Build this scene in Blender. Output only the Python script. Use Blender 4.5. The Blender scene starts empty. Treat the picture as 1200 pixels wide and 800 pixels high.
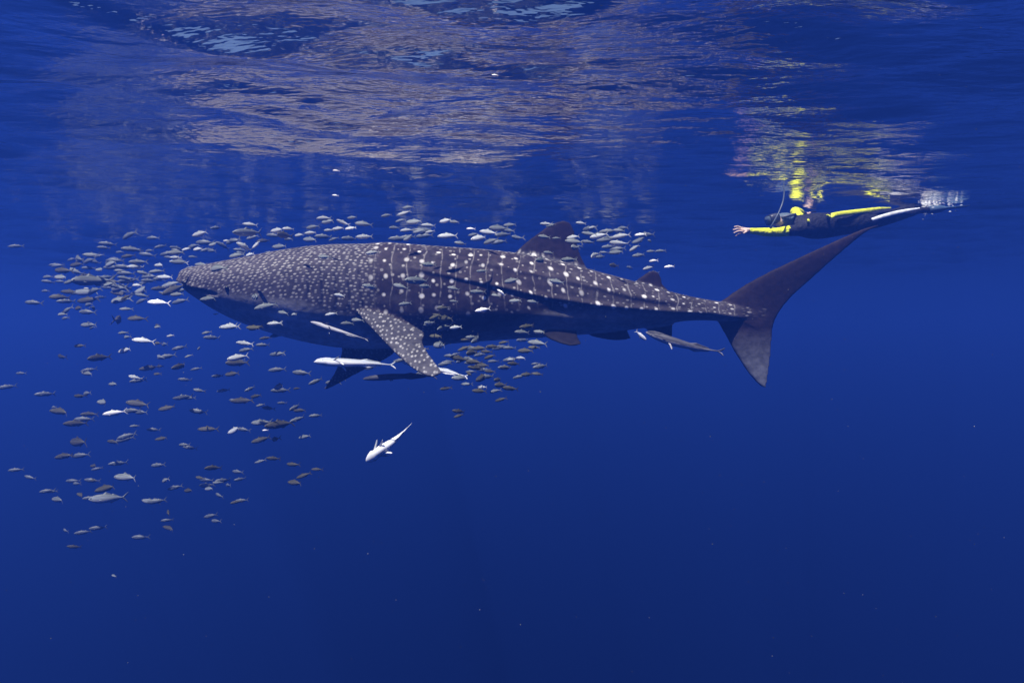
import bpy, bmesh, math, random
import numpy as np
from mathutils import Vector, Matrix

# ------------------------------------------------------------------ camera, light, exposure
F = 782.0                      # focal length in photograph pixels (1200 wide)
CAM_Z = -1.62                  # camera depth below the sea surface (z = 0)
sc = bpy.context.scene
cam_d = bpy.data.cameras.new('camera')
cam_d.sensor_width = 36.0
cam_d.lens = 36.0 * F / 1200.0
cam_d.clip_start = 0.05
cam_d.clip_end = 600.0
cam = bpy.data.objects.new('camera', cam_d)
sc.collection.objects.link(cam)
cam.location = (0, 0, CAM_Z)
cam.rotation_euler = (math.radians(90), 0, 0)
sc.camera = cam

SUN_EL = math.radians(67)
SUN_AZ = math.radians(-152)    # compass-like: 0 = +Y (view direction), positive to +X
sun_dir = Vector((math.sin(SUN_AZ) * math.cos(SUN_EL), math.cos(SUN_AZ) * math.cos(SUN_EL), math.sin(SUN_EL)))
sun_d = bpy.data.lights.new('sun', 'SUN')
sun_d.energy = 5.0
sun_d.angle = math.radians(0.5)
sun_d.color = (1.0, 0.94, 0.86)
sun = bpy.data.objects.new('sun', sun_d)
sc.collection.objects.link(sun)
sun.location = sun_dir * 60
sun.rotation_euler = sun_dir.to_track_quat('Z', 'Y').to_euler()

world = bpy.data.worlds.new('World')
sc.world = world
world.use_nodes = True
wn = world.node_tree
bg = wn.nodes['Background']
sky = wn.nodes.new('ShaderNodeTexSky')
sky.sky_type = 'NISHITA'
sky.sun_disc = False
sky.sun_elevation = SUN_EL
sky.sun_rotation = SUN_AZ
wn.links.new(sky.outputs[0], bg.inputs['Color'])
bg.inputs['Strength'].default_value = 0.05

sc.view_settings.view_transform = 'Standard'
sc.view_settings.look = 'None'
sc.view_settings.exposure = 1.18
sc.view_settings.gamma = 1.0
cy = sc.cycles
cy.use_denoising = True
cy.use_adaptive_sampling = False
cy.max_bounces = 8
cy.diffuse_bounces = 2
cy.glossy_bounces = 3
cy.transmission_bounces = 4
cy.transparent_max_bounces = 8
cy.volume_bounces = 0
cy.caustics_reflective = False
cy.caustics_refractive = False
cy.sample_clamp_indirect = 4.0

# ------------------------------------------------------------------ helpers
C = sc.collection
rng = random.Random(7)
nrng = np.random.default_rng(11)

def P(px, py, Y):
    """a point at distance Y in front of the camera from its place in the survey of the photograph"""
    return Vector(((px - 600) / F * Y, Y, CAM_Z + (400 - py) / F * Y))

def link(o, parent=None, **props):
    C.objects.link(o)
    if parent is not None:
        o.parent = parent
    for k, v in props.items():
        o[k] = v
    return o

def mesh_obj(name, verts, faces, mat, parent=None, smooth=True, **props):
    me = bpy.data.meshes.new(name)
    me.from_pydata([tuple(v) for v in verts], [], faces)
    me.update()
    if smooth:
        me.polygons.foreach_set('use_smooth', [True] * len(me.polygons))
    if mat:
        me.materials.append(mat)
    return link(bpy.data.objects.new(name, me), parent, **props)

class NT:
    """tiny node-tree builder"""
    def __init__(self, name):
        self.mat = bpy.data.materials.new(name)
        self.mat.use_nodes = True
        self.t = self.mat.node_tree
        self.t.nodes.clear()
        self.out = self.t.nodes.new('ShaderNodeOutputMaterial')
    def n(self, typ, ins=None, **props):
        nd = self.t.nodes.new(typ)
        for k, v in props.items():
            setattr(nd, k, v)
        for k, v in (ins or {}).items():
            self.put(nd.inputs[k], v)
        return nd
    def put(self, sock, v):
        if isinstance(v, bpy.types.NodeSocket):
            self.t.links.new(v, sock)
        else:
            sock.default_value = v
    def m(self, op, a, b=None, c=None, clamp=False):
        nd = self.t.nodes.new('ShaderNodeMath')
        nd.operation = op
        nd.use_clamp = clamp
        for i, v in enumerate((a, b, c)):
            if v is not None:
                self.put(nd.inputs[i], v)
        return nd.outputs[0]
    def ramp(self, v, lo, hi, a=0.0, b=1.0, smooth=True):
        nd = self.t.nodes.new('ShaderNodeMapRange')
        nd.interpolation_type = 'SMOOTHSTEP' if smooth else 'LINEAR'
        self.put(nd.inputs['Value'], v)
        nd.inputs['From Min'].default_value = lo
        nd.inputs['From Max'].default_value = hi
        nd.inputs['To Min'].default_value = a
        nd.inputs['To Max'].default_value = b
        return nd.outputs[0]
    def mix(self, f, a, b):
        nd = self.t.nodes.new('ShaderNodeMix')
        nd.data_type = 'RGBA'
        self.put(nd.inputs[0], f)
        self.put(nd.inputs[6], a)
        self.put(nd.inputs[7], b)
        return nd.outputs[2]
    def xyz(self, x, y, z=0.0):
        nd = self.t.nodes.new('ShaderNodeCombineXYZ')
        for i, v in enumerate((x, y, z)):
            self.put(nd.inputs[i], v)
        return nd.outputs[0]
    def surface(self, color, rough=0.5, normal=None, spec=0.4, **extra):
        b = self.t.nodes.new('ShaderNodeBsdfPrincipled')
        self.put(b.inputs['Base Color'], color)
        self.put(b.inputs['Roughness'], rough)
        b.inputs['Specular IOR Level'].default_value = spec
        for k, v in extra.items():
            self.put(b.inputs[k.replace('_', ' ')], v)
        if normal is not None:
            self.put(b.inputs['Normal'], normal)
        self.t.links.new(b.outputs[0], self.out.inputs['Surface'])
        return self.mat
    def bump(self, h, strength, dist):
        b = self.t.nodes.new('ShaderNodeBump')
        b.inputs['Strength'].default_value = strength
        b.inputs['Distance'].default_value = dist
        self.put(b.inputs['Height'], h)
        return b.outputs[0]

def rgb(r, g, b):
    return (r, g, b, 1.0)

def simple_mat(name, col, rough=0.5, spec=0.4, var=0.25, scale=14.0, bump=0.0, **extra):
    t = NT(name)
    co = t.n('ShaderNodeTexCoord').outputs['Object']
    nz = t.n('ShaderNodeTexNoise', {'Vector': co, 'Scale': scale, 'Detail': 4.0}).outputs['Fac']
    k = t.ramp(nz, 0.3, 0.7, 1 - var, 1 + var)
    c = t.n('ShaderNodeVectorMath', {0: col[:3], 'Scale': k}, operation='SCALE').outputs[0]
    nm = t.bump(nz, bump, 0.01) if bump else None
    return t.surface(c, rough, nm, spec, **extra)

# ------------------------------------------------------------------ sea surface
def waves(x, y):
    r = np.random.default_rng(5)
    z = np.zeros_like(x)
    sx = np.zeros_like(x)
    # a cross sea: short wind ripples running mostly towards the viewer, long crests sideways
    for lam, amp, n in ((2.4, 0.027, 4), (1.2, 0.022, 6), (0.7, 0.0110, 7), (0.45, 0.0052, 9)):
        for i in range(n):
            th = math.radians(90 + r.uniform(-48, 48))
            l = lam * r.uniform(0.78, 1.25)
            k = 2 * math.pi / l
            ph = r.uniform(0, 6.28)
            q = k * (x * math.cos(th) + y * math.sin(th)) + ph + 0.7 * np.sin(0.9 * x / lam + r.uniform(0, 6)) * r.uniform(0.4, 1)
            a = amp * r.uniform(0.6, 1.2) / math.sqrt(n) * 1.12
            z += a * (np.sin(q) + 0.25 * np.cos(2 * q))
    # calmer and rougher patches
    patch = 0.75 + 0.35 * np.sin(0.55 * x + 0.35 * y + 1.0) * np.sin(0.43 * y - 0.3 * x) + 0.2 * np.sin(1.7 * x - 0.6 * y)
    return z * np.clip(patch, 0.35, 1.3)

def axis(lo, hi, d, ext, growth):
    a = list(np.arange(lo, hi + 1e-6, d))
    s = d
    while a[-1] < ext:
        s *= growth
        a.append(a[-1] + s)
    s = d
    b = []
    v = lo
    while v > -ext:
        s *= growth
        v -= s
        b.append(v)
    return np.array(b[::-1] + a)

gx = axis(-9, 9, 0.045, 115, 1.22)
gy = axis(1.5, 13.5, 0.035, 135, 1.22)
gy = gy[gy > -60]
X, Y = np.meshgrid(gx, gy)
Z = waves(X, Y)
far = np.clip((np.maximum(np.abs(X) - 9, np.maximum(Y - 14, 1.5 - Y))) / 8, 0, 1)
Z *= 1 - far
nx, ny = len(gx), len(gy)
idx = np.arange(nx * ny).reshape(ny, nx)
quads = np.stack([idx[:-1, :-1], idx[:-1, 1:], idx[1:, 1:], idx[1:, :-1]], -1).reshape(-1, 4)
me = bpy.data.meshes.new('sea_surface')
me.from_pydata(np.stack([X, Y, Z], -1).reshape(-1, 3).tolist(), [], quads.tolist())
me.polygons.foreach_set('use_smooth', [True] * len(me.polygons))

t = NT('sea_surface')
geo = t.n('ShaderNodeNewGeometry').outputs['Position']
mp = t.n('ShaderNodeMapping', {'Vector': geo, 'Scale': (0.8, 2.0, 1.0)}).outputs[0]
n1 = t.n('ShaderNodeTexNoise', {'Vector': mp, 'Scale': 2.1, 'Detail': 4.0, 'Roughness': 0.5}).outputs['Fac']
n2 = t.n('ShaderNodeTexNoise', {'Vector': mp, 'Scale': 11.0, 'Detail': 3.0, 'Roughness': 0.5}).outputs['Fac']
h = t.m('ADD', t.m('MULTIPLY', n1, 0.055), t.m('MULTIPLY', n2, 0.0025))
nm = t.bump(h, 1.0, 1.0)
fr = t.n('ShaderNodeFresnel', {'IOR': 1.333, 'Normal': nm}).outputs[0]
gl = t.n('ShaderNodeBsdfGlossy', {'Color': rgb(0.97, 0.97, 0.97), 'Roughness': 0.12, 'Normal': nm}).outputs[0]
tr = t.n('ShaderNodeBsdfTransparent').outputs[0]
mx = t.n('ShaderNodeMixShader', {0: fr, 1: tr, 2: gl}).outputs[0]
t.put(t.out.inputs['Surface'], mx)
me.materials.append(t.mat)
link(bpy.data.objects.new('sea_surface', me), kind='structure')

# ------------------------------------------------------------------ the water body (haze)
def add_haze():
    x0, x1, y0, y1, z0, z1 = -110, 110, -55, 130, -70, 0.55
    v = [(x, y, z) for z in (z0, z1) for y in (y0, y1) for x in (x0, x1)]
    f = [(0, 2, 3, 1), (4, 5, 7, 6), (0, 1, 5, 4), (2, 6, 7, 3), (0, 4, 6, 2), (1, 3, 7, 5)]
    t = NT('haze')
    pv = t.n('ShaderNodeVolumePrincipled', {'Color': rgb(0.036, 0.140, 0.99), 'Density': 0.058, 'Anisotropy': 0.50,
                                           'Absorption Color': rgb(0, 0, 0.2)})
    t.put(t.out.inputs['Volume'], pv.outputs[0])
    mesh_obj('haze', v, f, t.mat, smooth=False, kind='stuff')

# ------------------------------------------------------------------ lofts
def loft(rings, cap=True):
    """rings: list of equal-length point lists -> verts, faces"""
    n = len(rings[0])
    verts = [Vector(p) for r in rings for p in r]
    faces = []
    for i in range(len(rings) - 1):
        for j in range(n):
            a, b = i * n + j, i * n + (j + 1) % n
            faces.append((a, b, b + n, a + n))
    if cap:
        for base, flip in ((0, False), ((len(rings) - 1) * n, True)):
            c = sum((verts[base + j] for j in range(n)), Vector()) / n
            verts.append(c)
            ci = len(verts) - 1
            for j in range(n):
                a, b = base + j, base + (j + 1) % n
                faces.append((b, a, ci) if not flip else (a, b, ci))
    return verts, faces

def fin_mesh(sections, n=14, sub=6):
    """sections: (leading edge, trailing edge, thickness); a lens-shaped loft from root to tip"""
    # smooth the section list by Catmull-Rom
    pts = []
    S = [(Vector(a), Vector(b), th) for a, b, th in sections]
    def cr(p0, p1, p2, p3, u):
        return 0.5 * ((2 * p1) + (p2 - p0) * u + (2 * p0 - 5 * p1 + 4 * p2 - p3) * u * u + (3 * p1 - p0 - 3 * p2 + p3) * u ** 3)
    for i in range(len(S) - 1):
        a, b, c, d = S[max(i - 1, 0)], S[i], S[i + 1], S[min(i + 2, len(S) - 1)]
        for k in range(sub):
            u = k / sub
            pts.append((cr(a[0], b[0], c[0], d[0], u), cr(a[1], b[1], c[1], d[1], u), b[2] + (c[2] - b[2]) * u))
    pts.append(S[-1])
    span = (S[-1][0] + S[-1][1]) / 2 - (S[0][0] + S[0][1]) / 2
    rings = []
    for le, te, th in pts:
        ch = te - le
        nrm = ch.cross(span).normalized()
        ring = []
        for j in range(n):
            a = 2 * math.pi * j / n
            u = 0.5 - 0.5 * math.cos(a)
            w = math.sin(a) * (0.75 + 0.5 * math.cos(a) * 0.6)
            ring.append(le + ch * u + nrm * (th / 2) * w)
        rings.append(ring)
    return loft(rings)

def merge(parts):
    V, Fs = [], []
    for v, f in parts:
        o = len(V)
        V += list(v)
        Fs += [tuple(i + o for i in q) for q in f]
    return V, Fs

def remeshed(parts, voxel, smooth_it=4, smooth_f=0.5):
    """union of closed shells as one continuous surface"""
    v, f = merge(parts)
    me = bpy.data.meshes.new('tmp')
    me.from_pydata([tuple(p) for p in v], [], f)
    bm = bmesh.new(); bm.from_mesh(me)
    bmesh.ops.recalc_face_normals(bm, faces=bm.faces)
    bm.to_mesh(me); bm.free()
    o = bpy.data.objects.new('tmp', me)
    C.objects.link(o)
    m = o.modifiers.new('r', 'REMESH'); m.mode = 'VOXEL'; m.voxel_size = voxel; m.use_smooth_shade = True
    if smooth_it:
        s = o.modifiers.new('s', 'SMOOTH'); s.factor = smooth_f; s.iterations = smooth_it
    dg = bpy.context.evaluated_depsgraph_get()
    res = bpy.data.meshes.new_from_object(o.evaluated_get(dg))
    bpy.data.objects.remove(o)
    bpy.data.meshes.remove(me)
    return res

# ------------------------------------------------------------------ whale shark
SY = 6.6
def build_shark():
    K = SY / F
    def wx(px): return (px - 600) * K
    def wz(py): return CAM_Z + (400 - py) * K
    # px: station, top, bottom, half width (m), level of the widest line (0 bottom .. 1 top)
    st = [(221, 320.5, 334, 0.14, .52), (223, 316.5, 339, 0.25, .50), (229, 314, 344.5, 0.36, .50), (243, 312, 354, 0.44, .52),
          (268, 307, 371, 0.53, .55), (302, 300, 385, 0.58, .56), (340, 292, 397, 0.60, .56), (377, 287, 405, 0.60, .55),
          (410, 285.5, 409, 0.58, .54), (450, 285, 409, 0.55, .52), (500, 287.5, 405, 0.53, .50), (560, 290.5, 400, 0.50, .48),
          (620, 297, 396, 0.46, .47), (670, 309, 393, 0.41, .46), (710, 320, 390, 0.35, .47), (750, 331, 385, 0.28, .48),
          (790, 343, 379, 0.21, .46), (815, 349, 376, 0.17, .42), (840, 353, 376, 0.125, .40), (862, 357, 378, 0.07, .42), (885, 362, 375, 0.03, .45)]
    st = np.array(st, float)
    xs = np.concatenate([np.array([221, 221.5, 222.3, 223.5, 226]), np.arange(229, 885, 6.0), [885]])
    def ev(col, x): return np.interp(x, st[:, 0], st[:, col])
    def sm(col, x):           # smoothed interpolation
        w = np.array([-14, -7, 0, 7, 14.0])
        if np.isscalar(x): x = np.array([x])
        k = np.clip((x - 221.5) / 26, 0, 1)[:, None]
        return ev(col, np.clip(x[:, None] + w[None, :] * k, 221, 885)).mean(1)
    def bend(x):              # gentle sideways curve of the body
        u = (np.asarray(x, float) - 210) / 700
        return 0.10 * np.sin(u * 3.0) - 0.16 * np.clip(u - 0.62, 0, 1) ** 1.3 * 2.0
    rings = []
    NA = 56
    for x in xs:
        T, B, W, L = (float(sm(c, x)[0]) for c in (1, 2, 3, 4))
        zt, zb = wz(T), wz(B)
        zc = zb + (zt - zb) * L
        ring = []
        for j in range(NA):
            a = 2 * math.pi * j / NA
            ca, sa = math.cos(a), math.sin(a)
            e = 0.86 if sa > 0 else 0.74
            yy = W * math.copysign(abs(ca) ** 0.92, ca)
            hh = (zt - zc) if sa > 0 else (zc - zb)
            zz = zc + hh * math.copysign(abs(sa) ** e, sa)
            ring.append((wx(x), SY + float(bend(x)) + yy, zz))
        rings.append(ring)
    body = loft(rings)

    def fin2d(secs, y0=0.0, yk=None):
        out = []
        for (lx, ly), (tx, ty), th in secs:
            bl = float(bend(lx)) if lx < 905 else float(bend(905))
            bt = float(bend(tx)) if tx < 905 else float(bend(905))
            out.append(((wx(lx), SY + bl + y0, wz(ly)), (wx(tx), SY + bt + y0, wz(ty)), th))
        return fin_mesh(out)
    def fin3d(secs):
        return fin_mesh([(P(*a), P(*b), th) for a, b, th in secs])
    fins = {
        'dorsal': fin2d([((596, 302), (690, 331), .15), ((606, 291), (693, 319), .11), ((618, 280), (687, 309), .085), ((630, 271.5), (681, 295), .065),
                         ((642, 263), (677, 278), .05), ((652, 258.5), (674.5, 267), .04), ((661, 256.5), (670, 259.5), .03)]),
        'dorsal2': fin2d([((738, 338), (790, 350), .09), ((747, 327.5), (788, 345), .06), ((754, 322), (779, 334), .045), ((760, 318), (777, 326), .036),
                          ((766, 316), (773, 319), .026)]),
        'caudal_up': fin2d([((832, 362), (901, 393), .14), ((846, 351), (906, 376), .10), ((873, 332.5), (914, 362), .085), ((900, 318), (927, 347), .07), ((927, 305), (946, 330), .06),
                            ((955, 292), (968, 310), .05), ((982, 280), (991, 290), .042), ((1006, 270), (1009, 275), .034), ((1024, 265), (1025, 266.5), .024)]),
        'caudal_low': fin2d([((834, 368), (902, 368), .14), ((842, 380), (903, 386), .10), ((853, 401), (901, 404), .075), ((865, 422), (899, 427), .06),
                             ((878, 441), (897, 444), .045), ((889, 452), (895, 454), .03)]),
        'pec': fin3d([((404, 345, 6.40), (498, 386, 6.50), .20), ((421, 368, 6.08), (498, 394, 6.16), .15), ((444, 393, 5.84), (496, 401, 5.98), .11),
                      ((464, 414, 5.66), (501, 412, 5.82), .085), ((482, 430, 5.52), (509, 423, 5.66), .065), ((496, 438.5, 5.44), (516, 431.5, 5.55), .045),
                      ((507, 441.5, 5.41), (518.5, 436.5, 5.47), .03)]),
        'pec_far': fin3d([((396, 380, 6.75), (474, 396, 6.75), .18), ((400, 408, 7.05), (462, 414, 7.1), .13), ((397, 424, 7.3), (440, 427, 7.35), .09),
                          ((391, 438, 7.5), (416, 439, 7.52), .06), ((383, 450, 7.62), (396, 450, 7.62), .04), ((379.5, 455.5, 7.68), (384, 455.5, 7.68), .026)]),
        'pelvic': fin3d([((630, 380, 6.5), (676, 384, 6.5), .10), ((638, 393, 6.32), (678, 394, 6.35), .06), ((654, 401, 6.2), (681, 400, 6.24), .04), ((668, 405, 6.14), (682, 403, 6.16), .026)]),
        'pelvic_far': fin3d([((680, 380, 6.75), (735, 383, 6.75), .10), ((688, 391, 6.9), (738, 391, 6.9), .06), ((704, 396, 7.0), (740, 394, 7.0), .04), ((720, 398.5, 7.05), (741, 397, 7.05), .026)]),
        'anal': fin2d([((752, 376), (790, 378), .08), ((758, 386), (790, 387), .05), ((766, 392), (790, 392), .036), ((775, 396), (789, 396), .026)]),
    }
    me = remeshed([body] + list(fins.values()), 0.0115, 5, 0.5)
    n = len(me.vertices)
    co = np.empty(n * 3); me.vertices.foreach_get('co', co); co = co.reshape(-1, 3)
    no = np.empty(n * 3); me.vertices.foreach_get('normal', no); no = no.reshape(-1, 3)
    px = co[:, 0] / K + 600
    py = 400 - (co[:, 2] - CAM_Z) / K
    lat = co[:, 1] - (SY + bend(np.minimum(px, 905)))
    pc = np.clip(px, 221.5, 884)
    T = sm(1, pc); B = sm(2, pc); W = sm(3, pc); L = sm(4, pc)
    zt, zb = wz(T), wz(B)
    zc = zb + (zt - zb) * L
    hh = np.where(co[:, 2] > zc, zt - zc, zc - zb)
    rr = np.hypot(lat / W, (co[:, 2] - zc) / hh)           # about 1 on the body, larger on the fins
    ang = np.arctan2(np.abs(lat) / W, (co[:, 2] - zc) / hh) / math.pi      # 0 top .. 1 bottom
    s = ang * math.pi * 0.5 * (W + 0.5 * (zt - zb))
    finw = np.clip((rr - 1.035) / 0.09, 0, 1)
    finw = np.maximum(finw, np.clip((px - 858) / 45, 0, 1) ** 0.5)
    # where each point stands as surveyed on the near flank (the far flank mirrors it)
    Yn = SY + bend(np.minimum(px, 905)) - np.abs(lat)
    px = 600 + co[:, 0] * F / Yn
    py = 400 - (co[:, 2] - CAM_Z) * F / Yn
    # pectoral fins keep the head's dense spots
    pecw = finw * (px < 540) * (py > 340)
    # relief: longitudinal ridges, gill slits, mouth
    def ridge(pts, sig, amp, x0, x1, soft=25.0):
        q = np.array(pts, float)
        yy = np.interp(px, q[:, 0], q[:, 1])
        w = np.clip((px - x0) / soft, 0, 1) * np.clip((x1 - px) / soft, 0, 1)
        return amp * w * np.exp(-((py - yy) / sig) ** 2) * (1 - finw)
    d = ridge([(440, 289), (525, 301), (575, 310), (625, 321), (695, 336), (740, 347), (790, 355)], 3.2, 0.017, 425, 800)
    d += ridge([(470, 312), (560, 330), (640, 348), (700, 357), (782, 364), (832, 366), (872, 372)], 3.2, 0.023, 470, 880)
    d += ridge([(440, 285), (500, 290), (600, 298)], 2.0, 0.016, 430, 605)
    under = np.interp(px, [600, 700, 872], [352, 364, 377])
    d -= 0.012 * np.clip((px - 600) / 60, 0, 1) * np.clip((870 - px) / 40, 0, 1) * np.exp(-((py - under - 6) / 5.0) ** 2) * (1 - finw)
    for gxp, y0, y1, lean in ((362, 311, 350, 0.04), (378, 308, 357, 0.06), (394, 307, 361, 0.08), (409, 309, 363, 0.1), (423, 311, 364, 0.14)):
        xx = gxp + (py - 330) * lean
        w = np.clip((py - y0) / 8, 0, 1) * np.clip((y1 - py) / 8, 0, 1)
        d -= 0.014 * w * np.exp(-((px - xx) / 1.6) ** 2)
        d += 0.008 * w * np.exp(-((px - xx + 4.0) / 3.0) ** 2)
    my = np.interp(px, [208, 214, 224, 258], [332, 335, 339, 346])
    d -= 0.06 * np.clip((256 - px) / 20, 0, 1) * np.exp(-((py - my) / 1.7) ** 2)
    d += 0.018 * np.clip((243 - px) / 14, 0, 1) * np.exp(-((py - my + 4) / 2.5) ** 2)
    lipw = np.exp(-((py - my) / 1.8) ** 2) * np.clip((256 - px) / 20, 0, 1)
    co2 = co + no * d[:, None]
    me.vertices.foreach_set('co', co2.reshape(-1))
    line = np.interp(px, [205, 240, 263, 300, 350, 378, 400, 430, 470, 520, 600, 640, 700, 780, 850, 880],
                     [337, 341, 343.5, 347, 352, 362, 366, 372, 386, 392, 378, 364, 361.5, 367, 370, 376])
    belly = np.clip((py - line) / 26.0 + 0.12, 0, 1) * (1 - finw)
    soft = np.clip((py - line - 4) / 26.0 + 0.3, 0, 1) * (1 - finw)
    kb = np.clip((px - 400) / 120, 0, 1)
    belly = belly * (1 - kb) + 0.75 * soft * kb
    belly = np.maximum(belly, (pecw > 0.5) * 0)
    head = np.clip((445 - px) / 30, 0, 1) * (1 - finw)
    a1 = me.attributes.new('sk', 'FLOAT_VECTOR', 'POINT')
    a1.data.foreach_set('vector', np.stack([co[:, 0], s, ang], -1).astype(np.float32).reshape(-1))
    a2 = me.attributes.new('wt', 'FLOAT_VECTOR', 'POINT')
    a2.data.foreach_set('vector', np.stack([head, belly, finw], -1).astype(np.float32).reshape(-1))
    a3 = me.attributes.new('pc', 'FLOAT_VECTOR', 'POINT')
    keelw = np.clip((px - 600) / 120, 0, 1)
    pel_shade = finw * (px > 618) * (px < 800) * (py > 386)
    a3.data.foreach_set('vector', np.stack([pecw, lipw, keelw], -1).astype(np.float32).reshape(-1))
    lob = np.clip((px - 838) / 12, 0, 1) * np.clip((py - 384) / 45, 0, 1)
    lob = np.where(pel_shade > 0.2, -0.9, lob)
    me.attributes.new('lob', 'FLOAT', 'POINT').data.foreach_set('value', lob.astype(np.float32))

    # --- skin
    t = NT('whale_shark_skin')
    sk = t.n('ShaderNodeSeparateXYZ', {0: t.n('ShaderNodeAttribute', attribute_name='sk').outputs['Vector']}).outputs
    wt = t.n('ShaderNodeSeparateXYZ', {0: t.n('ShaderNodeAttribute', attribute_name='wt').outputs['Vector']}).outputs
    pcn = t.n('ShaderNodeSeparateXYZ', {0: t.n('ShaderNodeAttribute', attribute_name='pc').outputs['Vector']}).outputs
    obj = t.n('ShaderNodeTexCoord').outputs['Object']
    ox = t.n('ShaderNodeSeparateXYZ', {0: obj}).outputs
    x, sm_, an = sk[0], sk[1], sk[2]
    hd, be, fi = wt[0], wt[1], wt[2]
    pe = pcn[0]
    nzl = t.n('ShaderNodeTexNoise', {'Vector': obj, 'Scale': 2.2, 'Detail': 3.0}).outputs['Fac']
    nzm = t.n('ShaderNodeTexNoise', {'Vector': obj, 'Scale': 18.0, 'Detail': 5.0}).outputs['Fac']
    def spots(vec, rnd, r0, soft, vary=0.5):
        v = t.n('ShaderNodeTexVoronoi', {'Vector': vec, 'Scale': 1.0, 'Randomness': rnd}, voronoi_dimensions='2D')
        c = t.n('ShaderNodeSeparateColor', {0: v.outputs['Color']}).outputs
        rad = t.m('MULTIPLY', t.m('ADD', t.m('MULTIPLY', c[0], vary), 1 - vary / 2), r0)
        q = t.m('DIVIDE', t.m('SUBTRACT', rad, v.outputs['Distance']), soft)
        return t.m('MULTIPLY', t.m('ADD', q, 0.5, clamp=True), t.ramp(c[1], 0.0, 0.8, 0.55, 1.0))
    # shear so that the head spots run in slanting rows
    hv = t.xyz(t.m('DIVIDE', t.m('ADD', x, t.m('MULTIPLY', sm_, 0.35)), 0.053), t.m('DIVIDE', sm_, 0.035))
    hs = spots(hv, 0.6, 0.22, 0.20)
    bv = t.xyz(t.m('DIVIDE', x, 0.150), t.m('DIVIDE', t.m('ADD', an, t.m('MULTIPLY', t.m('SUBTRACT', nzl, 0.5), 0.05)), t.m('ADD', 0.098, t.m('MULTIPLY', pcn[2], 0.07))))
    bs = spots(bv, 0.46, 0.112, 0.11, 0.8)
    dv = t.xyz(t.m('ADD', t.m('DIVIDE', x, 0.105), 0.35), t.m('DIVIDE', an, 0.060))
    ds = t.m('MULTIPLY', spots(dv, 0.9, 0.11, 0.07, 0.8), 0.32)
    pv = t.xyz(t.m('DIVIDE', ox[0], 0.040), t.m('DIVIDE', ox[2], 0.038))
    ps = spots(pv, 0.85, 0.20, 0.22)
    # pale vertical bars between the columns of spots
    ph = t.m('ADD', t.m('DIVIDE', x, 0.150), t.m('MULTIPLY', t.m('SUBTRACT', nzl, 0.5), 1.1))
    saw = t.m('ABSOLUTE', t.m('SUBTRACT', t.m('FRACT', ph), 0.5))
    bar = t.m('MULTIPLY', t.ramp(saw, 0.065, 0.02), t.ramp(nzm, 0.34, 0.56, 0.0, 1.0))
    bar = t.m('MULTIPLY', bar, t.m('MULTIPLY', t.ramp(an, 0.10, 0.2), t.ramp(an, 0.64, 0.5)))
    bar = t.m('MULTIPLY', t.m('MULTIPLY', bar, t.m('SUBTRACT', 1.0, hd)), 0.17)
    # body mask: fades on fins, belly, head
    bm_ = t.m('MULTIPLY', t.m('SUBTRACT', 1.0, hd), t.m('SUBTRACT', 1.0, fi))
    lowf = t.ramp(an, 0.56, 0.70, 1.0, 0.0)
    body_s = t.m('MULTIPLY', t.m('MULTIPLY', t.m('MAXIMUM', t.m('MAXIMUM', bs, ds), bar), bm_), lowf)
    ridge_s = t.m('MULTIPLY', t.m('MULTIPLY', t.m('MULTIPLY', hs, 0.55), bm_), t.ramp(an, 0.20, 0.08))
    ridge_s = t.m('MULTIPLY', ridge_s, t.ramp(x, 1.0, -0.3))
    head_s = t.m('MULTIPLY', hs, hd)
    pec_s = t.m('MULTIPLY', ps, pe)
    allspots = t.m('MULTIPLY', t.m('MAXIMUM', t.m('MAXIMUM', body_s, ridge_s), t.m('MAXIMUM', head_s, pec_s)), t.ramp(be, 0.02, 0.24, 1.0, 0.03))
    # ground colour
    vk = t.m('MULTIPLY', t.ramp(nzm, 0.3, 0.7, 0.62, 1.02), t.ramp(nzl, 0.3, 0.7, 0.8, 1.2))
    back = t.mix(hd, rgb(.036, .027, .029), rgb(.058, .052, .060))
    back = t.mix(t.m('MULTIPLY', pcn[2], 0.5), back, rgb(.06, .055, .062))
    back = t.mix(t.m('MULTIPLY', t.ramp(an, 0.17, 0.06), t.m('SUBTRACT', 1.0, fi)), back, rgb(.062, .058, .064))
    finc = t.mix(pe, rgb(.024, .016, .018), rgb(.075, .073, .083))
    back = t.mix(fi, back, finc)
    lobn = t.n('ShaderNodeAttribute', attribute_name='lob').outputs['Fac']
    back = t.mix(t.m('MULTIPLY', t.m('MAXIMUM', lobn, 0.0), 0.8), back, rgb(.17, .18, .21))
    back = t.mix(t.ramp(lobn, 0.0, -0.8), back, rgb(.012, .010, .012))  # pelvic fins near black: their silhouette shade is put into the colour
    mott = t.n('ShaderNodeTexNoise', {'Vector': obj, 'Scale': 5.5, 'Detail': 6.0, 'Roughness': 0.65}).outputs['Fac']
    back = t.mix(t.m('MULTIPLY', t.ramp(mott, 0.50, 0.72, 0.0, 0.6), t.ramp(fi, 0.0, 1.0, 1.0, 0.12)), back, rgb(.085, .078, .085))
    col = t.mix(be, back, rgb(.60, .60, .61))
    col = t.n('ShaderNodeVectorMath', {0: col, 'Scale': vk}, operation='SCALE').outputs[0]
    col = t.mix(allspots, col, t.mix(t.m('MAXIMUM', hd, pe), rgb(.70, .69, .67), rgb(.33, .325, .32)))
    col = t.mix(t.m('MULTIPLY', pcn[1], 0.85), col, rgb(.02, .018, .02))
    nm = t.bump(nzm, 0.35, 0.012)
    mat = t.surface(col, 0.62, nm, 0.05)
    me.materials.append(mat)
    root = bpy.data.objects.new('whale_shark', None)
    root.location = (wx(540), SY, wz(350))
    link(root, label='huge dark grey whale shark covered in rows of white spots', category='whale shark')
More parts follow.
